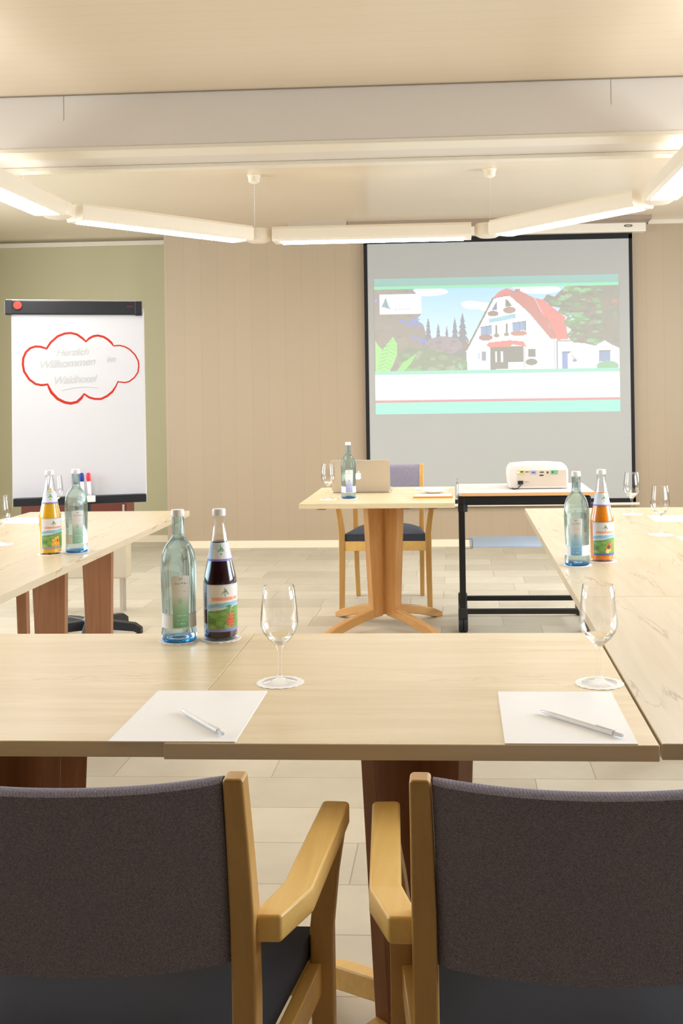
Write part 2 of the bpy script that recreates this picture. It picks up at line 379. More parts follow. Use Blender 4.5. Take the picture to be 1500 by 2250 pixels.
# ------------------------------------------------------------------ tables
T = 0.745
def vane_column(bm, rt_, rb, th, z0, z1, ang=45):
    """cross of four tapered boards, seen from above an X"""
    s = len(bm.verts)
    for k in range(2):
        a = R(ang + 90 * k); st = len(bm.verts)
        v = [(-rb, -th / 2, z0), (rb, -th / 2, z0), (rb, th / 2, z0), (-rb, th / 2, z0), (-rt_, -th / 2, z1), (rt_, -th / 2, z1), (rt_, th / 2, z1), (-rt_, th / 2, z1)]
        q = [bm.verts.new(p) for p in v]
        for f in [(0, 3, 2, 1), (4, 5, 6, 7), (0, 1, 5, 4), (1, 2, 6, 5), (2, 3, 7, 6), (3, 0, 4, 7)]: bm.faces.new([q[i] for i in f])
        xf(bm, Matrix.Rotation(a, 4, 'Z'), st)
    return bm
FOOT = [(0.03, .07), (0.12, .062), (0.25, .036), (0.36, .006), (0.385, 0), (.425, 0), (.428, .026), (0.36, .056), (0.25, .087), (0.12, .112), (0.03, .117)]
def pedestal(t, cx, cy, m, mf, ang=45):
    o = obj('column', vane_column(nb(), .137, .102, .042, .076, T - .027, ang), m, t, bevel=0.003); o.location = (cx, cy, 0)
    for k in range(4):
        bm = prism(nb(), FOOT, -.0200, .0200, lambda a, b, h: (a, h, b)); 
        f = obj('foot', bm, mf, t, bevel=0.006, seg=3); f.rotation_euler = (0, 0, R(ang + 90 * k)); f.location = (cx, cy, 0)
        g = obj('glide', lathe(nb(), [(0, 0), (.012, 0), (.012, .006), (0, .006)], 12), M['black_plastic'], f); g.location = (.405, 0, -.0)
def board_column(t, y, m, mf):
    bm = nb(); v = [bm.verts.new(p) for p in [(-.052, y - .02, .05), (.062, y - .02, .05), (.062, y + .02, .05), (-.052, y + .02, .05), (-.075, y - .02, T - .027), (.075, y - .02, T - .027), (.075, y + .02, T - .027), (-.075, y + .02, T - .027)]]
    for f in [(0, 3, 2, 1), (4, 5, 6, 7), (0, 1, 5, 4), (1, 2, 6, 5), (2, 3, 7, 6), (3, 0, 4, 7)]: bm.faces.new([v[i] for i in f])
    obj('column', bm, m, t, bevel=.003)
    bm = prism(nb(), [(-.29, 0), (-.27, 0), (-.24, .012), (.24, .012), (.27, 0), (.29, 0), (.29, .022), (.20, .050), (-.20, .050), (-.29, .022)], y - .022, y + .022, lambda a, b, h: (a, h, b))
    obj('foot_rail', bm, mf, t, bevel=.004)
def table(label, x0, x1, y0, y1, mtop, m, mf, twin=None, group=None, plate=False):
    cx, cy = (x0 + x1) / 2, (y0 + y1) / 2
    t = thing('conference_table', label, 'table', (cx, cy, 0), 0, group)
    obj('table_top', box(nb(), x0 - cx, x1 - cx, y0 - cy, y1 - cy, T - .026, T), mtop, t, bevel=0.0012, seg=1)
    if twin:
        for yy in twin: board_column(t, yy - cy, m, mf)
    else: pedestal(t, 0, 0, m, mf)
    return t
G = 'conference tables pushed together in a U'
table('pale oak square table directly in front of the nearest right armchair', -0.483, 0.313, 1.72, 2.515, M['top_x'], M['brown_beech'], M['beech_lit_y'], group=G)
table('pale oak square table at the front left, beyond the nearest left armchair', -1.283, -0.4838, 1.73, 2.516, M['top_x'], M['brown_beech'], M['beech_lit_y'], group=G)
ys = [1.728, 2.955, 4.19, 5.195]
names = ['nearest', 'middle', 'farthest']
for k in range(3):
    y0, y1 = ys[k] + .0003, ys[k + 1] - .0003
    tw = (5.01, 4.41) if k == 2 else (y0 + .40, y1 - .52)
    twr = (2.13, 2.65) if k == 0 else (3.15, 3.89) if k == 1 else (y0 + .25, y1 - .25)
    table('%s pale oak table of the row along the left side' % names[k], -2.11, -1.312, y0 + .002 * (k == 0), y1, M['top_y'], M['brown_beech'], M['beech_lit_y'], tw, G)
    if k == 1:
        cur = bpy.data.objects[-1] if False else [o for o in COL.objects if o.name.startswith('conference_table') and o.get('label', '').startswith('middle') and 'left' in o['label']][0]
        obj('support_post', loft(nb(), [(.012, 4.12 - (y0 + y1) / 2, 0, .016, .018), (0, 4.12 - (y0 + y1) / 2, T - .027, .022, .018)]), M['brown_beech'], cur, bevel=.003)
    table('%s pale oak table of the row along the right side' % names[k], 0.3182, 1.118, y0, y1 - .025 * (k == 2), M['top_y'], M['brown_beech'], M['beech_lit_y'], twr, G)
pt = table('small pale oak presenter table on an orange wooden pedestal with four splayed feet', -0.813, -0.015, 5.46, 6.40, M['top_x'], M['orange_beech'], M['orange_beech_x'])
for ch in pt.children:
    if not ch.name.startswith('table_top'): ch.location = (0, .06, 0)
for x in (-0.70, -0.27, -.13): obj('connector_plate', box(nb(), x - .022 + .414, x + .022 + .414, -.455, -.40, T - .032, T - .026), M['brown_beech'], pt)

# ------------------------------------------------------------------ armchairs
def post_y(z):
    zs = [0, .42, .55, .66, .85, .9]; ysv = [-.235, -.165, -.163, -.172, -.226, -.24]
    return float(np.interp(z, zs, ysv))
def make_chair(label, group):
    t = thing('armchair', label, 'chair', group=group)
    for s in (-1, 1):
        bm = loft(nb(), [(s * .206, -.238, .0, .014, .017), (s * .209, -.20, .2, .015, .020), (s * .211, -.165, .42, .0158, .023), (s * .2115, -.163, .55, .0158, .023),
                         (s * .212, -.173, .66, .0155, .022), (s * .2125, -.199, .76, .0142, .019), (s * .213, -.226, .850, .0128, .017)])
        obj('rear_leg', bm, M['beech'], t, bevel=.005, seg=3)
        bm = loft(nb(), [(s * .266, .20, .0, .0165, .017), (s * .262, .195, .30, .018, .019), (s * .2615, .192, .46, .0185, .020), (s * .272, .182, .55, .018, .020), (s * .284, .175, .622, .018, .020)])
        obj('front_leg', bm, M['beech'], t, bevel=.005, seg=3)
        pts = [(.2225, -.175), (.2575, -.175), (.2880, -.095), (.3065, .199), (.3035, .207), (.2665, .209), (.2625, .203), (.2455, -.080), (.2320, -.125), (.2235, -.150)]
        obj('armrest', prism(nb(), [(s * a, b) for a, b in pts], .620, .655), M['beech_lit_y'], t, bevel=.005, seg=3)
    fr = nb(); box(fr, -.245, .245, .178, .206, .355, .412)
    for s in (-1, 1): prism(fr, [(s * .2005, -.15), (s * .222, -.15), (s * .262, .18), (s * .240, .18)], .36, .41)
    box(fr, -.202, .202, -.175, -.150, .36, .41)
    obj('seat_frame', fr, M['beech_lit_y'], t, bevel=.003)
    # seat cushion: tapered, domed
    bm = nb(); nx, ny = 12, 12; g = {}
    for j in range(ny + 1):
        for i_ in range(nx + 1):
            u, v = i_ / nx * 2 - 1, j / ny * 2 - 1
            hw = .198 + (.246 - .198) * (v + 1) / 2
            ed = max(abs(u), abs(v)); zt = .455 + .038 * (1 - abs(u) ** 4) * (1 - abs(v) ** 4)
            g[i_, j] = bm.verts.new((u * hw, -.150 + (v + 1) / 2 * .350, zt))
    for j in range(ny):
        for i_ in range(nx): bm.faces.new([g[i_, j], g[i_ + 1, j], g[i_ + 1, j + 1], g[i_, j + 1]])
    rim = [g[i_, 0] for i_ in range(nx)] + [g[nx, j] for j in range(ny)] + [g[i_, ny] for i_ in range(nx, 0, -1)] + [g[0, j] for j in range(ny, 0, -1)]
    lo = [bm.verts.new((v.co.x * .985, v.co.y, .411)) for v in rim]
    for k in range(len(rim)): k2 = (k + 1) % len(rim); bm.faces.new([rim[k], lo[k], lo[k2], rim[k2]])
    bm.faces.new(lo)
    obj('seat', bm, M['navy'], t, smooth=50)
    # upholstered back, bulging backwards in the middle
    bm = nb(); nu = 28; rings = []
    zb, zt = .592, .842
    for k in range(nu + 1):
        u = k / nu * 2 - 1; ring = []
        bul = -.036 * (1 - u * u); tk = .034 if abs(u) < .98 else .026; zb = .592 + .004 * u * u; wd = .194
        zz = np.linspace(zb, zt - .007, 14)
        prof = [(post_y(z) - tk / 2 + bul * min(1, (z - .40) / .25), z) for z in zz]
        cy, cz = post_y(zt) + bul, zt - .007
        for a in np.linspace(180, 0, 7)[1:-1]: prof.append((cy + tk / 2 * math.cos(R(a)), cz + .008 * math.sin(R(a)) + .0))
        prof += [(post_y(z) + tk / 2 + bul * min(1, (z - .40) / .25), z) for z in zz[::-1]]
        zoff = .004 * abs(u) ** 3
        rings.append([bm.verts.new((u * (wd + np.interp(z, [.43, .85], [.0, .004])), y, z + zoff)) for y, z in prof])
    n = len(rings[0])
    for a, b in zip(rings, rings[1:]):
        for k in range(n): bm.faces.new([a[k], b[k], b[(k + 1) % n], a[(k + 1) % n]])
    bm.faces.new(rings[0]); bm.faces.new(rings[-1][::-1])
    obj('backrest', bm, M['fabric'], t, smooth=60)
    return t
GC = 'wooden armchairs around the tables'
ch = make_chair('wooden armchair with grey woven back, nearest at the left of the picture', GC); ch.location = (-.487, 1.512, 0)
dup(ch, (.163, 1.512, 0), 0, 'wooden armchair with grey woven back, nearest at the right of the picture', GC)
dup(ch, (-.442, 6.67, 0), R(180), 'wooden armchair facing the camera behind the presenter table and laptop', GC)

# ------------------------------------------------------------------ ring lamp
tube_m = mat('glowing tube diffuser', (255, 255, 255), 0.4, emit=(255, 251, 244), es=LAMP)
up_m = mat('added glow panel on fitting', (255, 255, 255), 0.4, emit=(255, 248, 236), es=ADDED_UPLIGHT)  # panel added on the closed housing to light the ceiling
def slot(): pass
V = [(1.083, 2.90), (1.083, 4.32), (1.083, 5.76), (.215, 6.868), (-1.262, 6.868), (-2.163, 5.76), (-2.163, 4.32), (-2.163, 2.90)]
rl = thing('pendant_lamp', 'long cream fluorescent ring lamp of jointed lit segments hanging below the ceiling', 'lamp', (-.54, 4.9, 2.28))
o0 = Vector((-.54, 4.9, 2.28))
def at_ring(bm): return xf(bm, Matrix.Translation(-o0))
for a, b in zip(V, V[1:]):
    A, B = Vector((*a, 0)), Vector((*b, 0)); d = B - A; ln = d.length; an = math.atan2(d.y, d.x)
    Mx = Matrix.Translation((*((A + B) / 2 - o0)[:2], 0)) @ Matrix.Rotation(an, 4, 'Z')
    hl = ln / 2 - .105
    bm = prism(nb(), [(-.075, .004), (-.085, .02), (-.085, .082), (-.072, .098), (.072, .098), (.085, .082), (.085, .02), (.075, .004)], -hl, hl, lambda p, q, h: (h, p, q)); xf(bm, Mx)
    hs = obj('housing', bm, M['cream_plastic'], rl, bevel=.002)
    bm = box(nb(), -hl + .05, hl - .05, -.064, .064, .0, .006); xf(bm, Mx)
    obj('diffuser', bm, tube_m, hs)
    bm = box(nb(), -hl + .06, hl - .06, -.05, .05, .0975, .1005); xf(bm, Mx)
    obj('added_uplight', bm, up_m, hs)
for v in V[1:-1]:
    bm = lathe(nb(), [(0, .008), (.055, .008), (.078, .020), (.084, .035), (.084, .075), (.076, .094), (0, .094)], 32); xf(bm, Matrix.Translation((v[0] + .54, v[1] - 4.9, 0)))
    obj('joint', bm, M['cream_plastic'], rl, smooth=35)
for v in V[:1] + V[-1:]:
    bm = box(nb(), -.08, .08, -.02, .105, .004, .096); xf(bm, Matrix.Translation((v[0] + .54, v[1] - 4.9, 0)))
    obj('end_cap', bm, M['cream_plastic'], rl, bevel=.01)
for x, y, zt in ((.231, 6.86, H), (-1.28, 6.86, H), (1.083, 4.32, H), (-2.163, 4.32, H), (1.083, 5.30, 2.455), (-2.163, 5.30, 2.455)):
    bm = tube(nb(), [(x, y, 2.375), (x, y, zt - .001)], .0008, 6); at_ring(bm)
    wv = obj('hanging_wire', bm, M['chrome'], rl)
    bm = lathe(nb(), [(0, .0), (.012, 0), (.036, .012), (.04, .045), (.045, .05), (.045, .055), (0, .055)] if zt == H else [(0, 0), (.012, 0), (.012, .015), (0, .015)], 20)
    xf(bm, Matrix.Translation(Vector((x, y, zt - (.055 if zt == H else .015))) - o0))
    obj('canopy', bm, M['cream_plastic'], wv, smooth=35)

# ------------------------------------------------------------------ projection screen with the slide
sc = thing('projection_screen', 'white pull-down projection screen with black border on the back wall', 'screen', (.35, 9.07, 0))
def rel(bm): return xf(bm, Matrix.Translation((-.35, -9.07, 0)))
scr = mat('grey white projection cloth', (178, 178, 175), 0.75)
obj('screen_cloth', rel(box(nb(), -.765, 1.478, 9.052, 9.056, .375, 2.60)), scr, sc)
bm = nb(); box(bm, -.765, -.735, 9.049, 9.0525, .37, 2.60); box(bm, 1.452, 1.48, 9.049, 9.0525, .37, 2.60); box(bm, -.765, 1.48, 9.049, 9.0525, 2.565, 2.615); box(bm, -.765, 1.48, 9.049, 9.0525, .366, .40)
obj('black_border', rel(bm), mat('matt black border', (14, 14, 18), 0.7), sc)
obj('screen_case', rel(box(nb(), -.87, 1.585, 8.985, 9.10, 2.612, 2.688)), M['cream_plastic'], sc, bevel=.006)
bm = prism(nb(), [(.03 * math.cos(a) * (1.2), .011 * math.sin(a)) for a in [R(20 * q) for q in range(18)]], 0, .003, lambda a, b, h: (a + 1.44, 8.985 - h, b + 2.660))
lg = obj('oval_badge', rel(bm), mat('dark oval badge', (96, 84, 70), 0.4), sc)
bm = prism(nb(), [(.022 * math.cos(a), .005 * math.sin(a)) for a in [R(20 * q) for q in range(18)]], 0, .0045, lambda a, b, h: (a + 1.44, 8.985 - h, b + 2.660))
obj('badge_inlay', rel(bm), mat('pale badge inlay', (190, 180, 160), 0.4), lg)
bm = tube(nb(), [(-.79, 9.055, .352), (1.51, 9.055, .352)], .013, 14); obj('bottom_bar', rel(bm), M['cream_plastic'], sc)

P = Paint(822, 609, 1362, 907, 400, 224, (214, 236, 250))
P.grad(630, 780, (176, 216, 248), (226, 240, 250))
for e in [(945, 640, 42, 9), (925, 634, 26, 7), (1052, 672, 34, 8), (1035, 667, 20, 6), (1080, 678, 25, 7), (1190, 640, 46, 9), (1160, 634, 30, 5)]: P.ell(*e, (250, 250, 252))
tr = P.inside([(822, 630), (905, 630), (915, 642), (922, 655), (926, 690), (915, 700), (930, 710), (940, 740), (950, 770), (955, 818), (822, 818)])
P.put(tr, (168, 155, 145)); P.blobs(tr, 60, 8, 6, [(160, 148, 138), (176, 164, 152), (150, 142, 140)], .5)
for x, y in [(905, 632), (915, 700), (908, 706), (920, 712), (886, 703), (900, 711), (928, 745), (931, 752), (912, 740)]: P.ell(x, y, 8, 4, (140, 152, 222), .8)
P.ell(825, 657, 5, 4, (165, 158, 215))
for x, y, hw in [(942, 703, 12), (964, 716, 12), (983, 722, 10), (1001, 704, 13), (1018, 694, 16)]:
    for q in range(5):
        yy = y + q * 13; P.poly([(x, yy - 8), (x - hw * (.35 + .16 * q), yy + 14), (x + hw * (.35 + .16 * q), yy + 14)], (118, 136, 160) if q < 2 else (136, 142, 150))
P.rect(930, 752, 1030, 790, (150, 146, 140)); P.ell(975, 758, 42, 20, (172, 156, 160)); P.blobs(P.inside([(935, 745), (1015, 745), (1020, 775), (935, 775)]), 30, 6, 4, [(182, 160, 172), (160, 146, 150), (150, 150, 140)], .5)
bu = P.inside([(875, 772), (900, 762), (940, 764), (975, 772), (1010, 785), (1030, 790), (1055, 780), (1080, 800), (1085, 818), (875, 818)])
P.put(bu, (152, 158, 138)); P.blobs(bu, 90, 9, 5, [(142, 156, 128), (170, 180, 150), (130, 150, 122), (186, 196, 160)], .55)
P.ell(1040, 803, 34, 15, (140, 168, 136)); P.blobs(P.inside([(1008, 790), (1078, 790), (1082, 816), (1008, 816)]), 35, 5, 7, [(150, 186, 150), (122, 150, 122), (188, 205, 180)], .6)
fe = P.inside([(824, 745), (832, 758), (840, 765), (850, 752), (863, 737), (872, 752), (872, 775), (862, 800), (852, 818), (824, 818)])
P.put(fe, (172, 224, 146))
for q in range(9): P.line(862 - q * 3, 745 + q * 8, 876 - q * 3, 752 + q * 8, 1.5, (150, 206, 120)); P.line(860 - q * 3, 748 + q * 8, 842 - q * 2, 752 + q * 8, 1.5, (140, 190, 118))
P.poly([(868, 816), (880, 800), (886, 792), (895, 788), (914, 774), (905, 793), (893, 806), (880, 818)], (160, 218, 126)); P.poly([(893, 806), (925, 808), (925, 818), (890, 818)], (140, 186, 120))
# house
P.poly([(1025, 770), (1088, 660), (1098, 652), (1122, 648), (1136, 660), (1217, 752), (1223, 816), (1028, 816)], (250, 249, 248))
P.poly([(1222, 748), (1362, 760), (1362, 816), (1222, 816)], (248, 248, 250))
P.poly([(1084, 657), (1100, 642), (1117, 635), (1130, 640), (1122, 652), (1096, 655)], (222, 122, 122))
P.poly([(1125, 640), (1147, 642), (1176, 657), (1224, 748), (1213, 748), (1166, 690), (1122, 651)], (208, 138, 122))
P.poly([(1178, 657), (1196, 662), (1244, 700), (1250, 748), (1226, 750), (1202, 706)], (236, 122, 98)); P.rect(1135, 637, 1146, 645, (186, 130, 118))
P.line(1202, 700, 1223, 745, 3, (186, 118, 104)); P.line(1026, 768, 1086, 657, 4, (112, 106, 126)); P.line(1020, 764, 1030, 748, 4, (176, 140, 120)); P.line(1084, 657, 1120, 650, 2, (170, 140, 140))
P.poly([(1083, 682), (1094, 664), (1095, 682)], (120, 140, 170)); P.poly([(1113, 676), (1113, 659), (1119, 661), (1128, 674)], (126, 116, 120))
P.ell(1086, 690, 12, 6, (164, 132, 96)); P.ell(1122, 683, 14, 7, (178, 146, 106)); P.poly([(1076, 702), (1135, 691), (1135, 701), (1078, 710)], (158, 202, 218)); P.scribble(1090, 1130, 700, 4, (190, 220, 228), .8)
P.poly([(1058, 720), (1083, 716), (1083, 735), (1058, 737)], (150, 170, 205)); P.line(1058, 720, 1083, 716, 2, (96, 106, 140)); P.line(1071, 719, 1071, 736, 1.5, (110, 110, 130))
P.ell(1069, 742, 15, 7, (178, 126, 98)); P.rect(1091, 716, 1095, 736, (128, 118, 120)); P.ell(1093, 738, 6, 4, (160, 146, 132)); P.rect(1113, 713, 1117, 734, (120, 108, 112)); P.ell(1115, 736, 6, 4, (160, 146, 132))
P.poly([(1128, 712), (1158, 708), (1158, 727), (1128, 729)], (150, 172, 205)); P.line(1128, 712, 1158, 708, 2, (90, 92, 120)); P.line(1144, 710, 1144, 728, 1.8, (96, 96, 120)); P.line(1157, 708, 1157, 728, 2, (96, 96, 120)); P.ell(1142, 734, 18, 6, (204, 146, 108))
P.rect(1079, 762, 1118, 812, (110, 104, 122)); P.rect(1118, 762, 1152, 800, (146, 130, 116)); P.rect(1089, 772, 1093, 796, (226, 224, 230)); P.rect(1102, 772, 1107, 796, (226, 224, 230)); P.rect(1097, 768, 1099, 806, (88, 84, 104))
P.rect(1117, 797, 1152, 816, (246, 244, 246)); P.rect(1152, 760, 1156, 816, (214, 210, 212)); P.poly([(1070, 759), (1076, 753), (1122, 749), (1152, 752), (1158, 763), (1128, 758), (1122, 763), (1078, 764)], (228, 134, 106)); P.rect(1090, 811, 1117, 816, (240, 242, 246))
P.rect(1162, 769, 1178, 786, (122, 116, 130)); P.ell(1169, 797, 13, 7, (150, 140, 120)); P.rect(1059, 773, 1069, 792, (160, 160, 172)); P.rect(1052, 775, 1055, 788, (196, 206, 220))
P.rect(1219, 750, 1222, 816, (212, 208, 210)); P.rect(1224, 752, 1227, 816, (160, 156, 166)); P.rect(1226, 750, 1262, 754, (190, 180, 180)); P.poly([(1236, 776), (1256, 776), (1248, 782), (1248, 814), (1237, 814)], (140, 158, 208)); P.rect(1236, 775, 1256, 778, (104, 106, 130))
P.rect(1249, 780, 1256, 814, (228, 236, 248)); P.line(1258, 784, 1268, 796, 1.5, (150, 146, 156)); P.ell(1264, 795, 5, 3, (150, 150, 160)); P.rect(1317, 774, 1342, 798, (150, 162, 192)); P.rect(1317, 774, 1343, 777, (100, 98, 118)); P.rect(1317, 774, 1319, 800, (110, 108, 128)); P.ell(1336, 808, 24, 11, (146, 190, 150))
tree = P.inside([(1252, 630), (1362, 630), (1362, 770), (1345, 762), (1330, 752), (1310, 764), (1285, 758), (1262, 756), (1246, 740), (1258, 728), (1240, 715), (1250, 700), (1238, 694), (1228, 690), (1234, 680), (1212, 676), (1205, 668), (1196, 662), (1206, 650), (1222, 656), (1238, 640)])
P.put(tree, (158, 148, 136)); P.blobs(tree & (P.X < 1325), 150, 9, 3.5, [(130, 188, 130), (112, 158, 118), (166, 208, 160), (148, 138, 128)], .65); P.blobs(tree, 60, 9, 4, [(150, 140, 130), (140, 172, 136), (166, 152, 142)], .6); P.blobs(tree, 8, 4, 2, [(226, 140, 116), (200, 220, 240)], .8)
P.rect(834, 643, 927, 687, (250, 250, 253)); P.poly([(848, 650), (855, 672), (859, 676), (850, 674), (846, 672), (838, 672), (843, 662)], (140, 168, 178)); P.scribble(864, 915, 656, 3, (226, 232, 240), .6); P.scribble(864, 905, 669, 3.5, (210, 226, 232), .7); P.scribble(868, 902, 677, 3, (186, 200, 208), .8)
P.rect(800, 600, 1400, 627, (160, 196, 188)); P.grad(609, 627, (146, 190, 184), (134, 186, 176)); P.rect(800, 626, 1400, 633, (130, 222, 180))
P.rect(800, 813, 1400, 821, (160, 216, 196)); P.rect(800, 820, 1400, 878, (255, 255, 255)); P.rect(800, 877, 1400, 883, (214, 140, 144)); P.rect(800, 882, 1400, 910, (152, 236, 206))
amb = np.array(lin((148, 140, 132)))
slide_m = attr_mat('projected slide', 0.75, True, (168, 167, 163))
slide = paint_mesh('projected_slide', P, lambda u, v: (-.682 + u * 2.045 - .35, 9.0505 - 9.07, 2.270 - v * 1.145), slide_m, sc, lambda l: np.clip(l - amb, 0, 1) * .66)
slide['label'] = 'projected slide of a white house with red roof among trees'

# ------------------------------------------------------------------ flip chart
ex = Vector((0.9519, 0.3064, 0)).normalized(); ez = Vector((-.0257, .08, .9965)); ez = (ez - ex * ez.dot(ex)).normalized(); ny = ez.cross(ex).normalized()   # ny points away from the camera
if ny.y < 0: ny = -ny
FB = Vector((-1.9905, 5.585, .7415))
fc = thing('flip_chart', 'flip chart on a black castor base showing a red cloud drawn on white paper', 'flip chart', (FB.x, FB.y + .1, 0))
FM = Matrix(((ex.x, ny.x, ez.x, FB.x), (ex.y, ny.y, ez.y, FB.y), (ex.z, ny.z, ez.z, FB.z), (0, 0, 0, 1)))
FR = Matrix.Translation(-Vector((FB.x, FB.y + .1, 0)))
def fch(name, bm, m, parent=None, **k): return obj(name, xf(bm, FR @ FM), m, parent or fc, **k)
bd = fch('board', box(nb(), -.345, .34, .006, .022, .0, 1.05), M['white_plastic'])
pad = fch('paper_pad', box(nb(), -.343, .333, -.006, .006, .045, 1.03), mat('flip chart paper', (206, 206, 212), 0.7))
cl = fch('clamp_bar', box(nb(), -.373, .328, -.022, .01, 1.012, 1.087), M['black_plastic'], bevel=.007, seg=3)
bm = box(nb(), -.372, .327, -.004, .014, 1.086, 1.094); fch('clamp_edge', bm, M['silver'], cl)
fch('end_cap', box(nb(), -.376, -.336, -.0245, .012, 1.010, 1.089), M['black_plastic'], cl, bevel=.006); fch('end_cap', box(nb(), .290, .330, -.0245, .012, 1.008, 1.087), M['black_plastic'], cl, bevel=.006)
bm = prism(nb(), [(.021 * math.cos(R(15 * q)) - .310, .021 * math.sin(R(15 * q)) + 1.058) for q in range(24)], -.034, -.02, lambda a, b, h: (a, h, b)); fch('clamp_knob', bm, mat('red knob', (226, 66, 58), 0.4), cl, smooth=40)
bm = nb(); 
for q in range(4): box(bm, .25 + q * .009, .2555 + q * .009, -.0232, -.0222, 1.052, 1.060)
fch('logo_print', bm, mat('dull red print', (110, 50, 56), 0.5), cl)
led = fch('pen_tray', box(nb(), -.337, .335, -.062, .01, 0, .042), M['black_plastic'], bevel=.004)
CL = [(-0.168, 0.83), (-0.147, 0.863), (-0.111, 0.896), (-0.075, 0.911), (-0.043, 0.914), (-0.012, 0.906), (0.015, 0.886), (0.034, 0.868), (0.052, 0.886), (0.074, 0.897), (0.097, 0.9), (0.125, 0.893), (0.147, 0.879), (0.166, 0.86), (0.177, 0.844), (0.207, 0.846), (0.234, 0.84), (0.262, 0.823), (0.289, 0.794), (0.305, 0.761), (0.308, 0.732), (0.302, 0.698), (0.283, 0.67), (0.255, 0.649), (0.232, 0.644), (0.197, 0.649), (0.185, 0.623), (0.167, 0.595), (0.139, 0.572), (0.107, 0.557), (0.075, 0.558), (0.048, 0.566), (0.021, 0.585), (0.007, 0.564), (-0.016, 0.543), (-0.047, 0.536), (-0.079, 0.542), (-0.114, 0.561), (-0.145, 0.595), (-0.158, 0.623), (-0.164, 0.639), (-0.194, 0.635), (-0.225, 0.642), (-0.256, 0.666), (-0.282, 0.709), (-0.288, 0.746), (-0.286, 0.779), (-0.272, 0.812), (-0.25, 0.833), (-0.223, 0.842), (-0.197, 0.84)]
def stroke(bm, pts, wds, y):
    n = len(pts); Ls, Rs = [], []
    for k in range(n):
        a, b = Vector(pts[(k - 1) % n]), Vector(pts[(k + 1) % n])
        d = (b - a).normalized(); nn = Vector((-d.y, d.x)) * wds[k] / 2; p = Vector(pts[k])
        Ls.append(bm.verts.new((p.x + nn.x, y, p.y + nn.y))); Rs.append(bm.verts.new((p.x - nn.x, y, p.y - nn.y)))
    for k in range(n): k2 = (k + 1) % n; bm.faces.new([Ls[k], Ls[k2], Rs[k2], Rs[k]])
# denser outline between the scallop corners
wd = [.0105 if p[0] < .0 else .0075 for p in CL]; wd[32] = wd[33] = .013; 
bm = nb(); stroke(bm, CL, [.0115 - .004 * (p[0] > .17) + (.003 if p[1] < .6 and p[0] < .02 else 0) for p in CL], -.0067); bmesh.ops.solidify(bm, geom=bm.faces[:], thickness=.0004)
cd = fch('cloud_outline', bm, M['red'], pad)
faint = mat('faint pencil writing', (186, 190, 190), 0.7)
for txt, x, z, sz, tilt in (('Herzlich', -.122, .790, .054, .04), ('Willkommen', -.212, .722, .060, .07), ('im', .137, .755, .05, .05), ('Waldhotel', -.140, .640, .056, .05)):
    cu = bpy.data.curves.new('handwriting', 'FONT'); cu.body = txt; cu.size = sz; cu.shear = .35; cu.extrude = .0002; cu.space_character = .92
    tmp = bpy.data.objects.new('tmp_text', cu); COL.objects.link(tmp); bpy.context.view_layer.update()
    me = bpy.data.meshes.new_from_object(tmp.evaluated_get(bpy.context.evaluated_depsgraph_get())); me.name = 'handwriting'
    bpy.data.objects.remove(tmp); bpy.data.curves.remove(cu); me.materials.clear(); me.materials.append(faint)
    o = bpy.data.objects.new('handwriting', me); link(o, pad)
    o.matrix_local = FR @ FM @ Matrix.Translation((x, -.0069, z)) @ Matrix.Rotation(-tilt, 4, 'Y') @ Matrix.Rotation(R(90), 4, 'X')
bm = nb(); tube(bm, [(-.092, -.0068, .606), (-.04, -.0068, .618), (.03, -.0068, .624), (.094, -.0068, .618)], .0012, 6); fch('underline', bm, faint, pad)
# stand: column and five castored arms
bm = nb(); tube(bm, [(-1.990, 5.70, .06), (-1.995, 5.70, .75)], .017, 14); obj('column', xf(bm, FR), M['black_plastic'], fc, smooth=40)
bm = lathe(nb(), [(0, .055), (.05, .055), (.05, .10), (.024, .13), (0, .13)], 20, -1.990, 5.70); obj('hub', xf(bm, FR), M['black_plastic'], fc, smooth=40)
for k in range(5):
    a = R(-5 + 72 * k); d = Vector((math.cos(a), math.sin(a), 0)); s = Vector((-d.y, d.x, 0)); c = Vector((-1.990, 5.70, 0)); bm = nb()
    secs = [(.03, .030, .055, .108), (.15, .027, .056, .104), (.25, .024, .050, .094), (.29, .020, .034, .070)]
    rr = [[bm.verts.new(c + d * r_ + s * w_ * sg + Vector((0, 0, z_))) for sg, z_ in ((-1, z0), (1, z0), (.8, z1), (-.8, z1))] for r_, w_, z0, z1 in secs]
    bm.faces.new(rr[0][::-1]); bm.faces.new(rr[-1])
    for A, B in zip(rr, rr[1:]):
        for q in range(4): bm.faces.new([A[q], A[(q + 1) % 4], B[(q + 1) % 4], B[q]])
    ar = obj('base_arm', xf(bm, FR), M['black_plastic'], fc, bevel=.006, seg=3)
    bm = lathe(nb(), [(0, -.014), (.016, -.014), (.020, -.010), (.020, .010), (.016, .014), (0, .014)], 18); xf(bm, FR @ Matrix.Translation(c + d * .268 + Vector((0, 0, .0205))) @ Matrix.Rotation(a, 4, 'Z') @ Matrix.Rotation(R(90), 4, 'X'))
    obj('castor', bm, M['black'], ar, smooth=40)

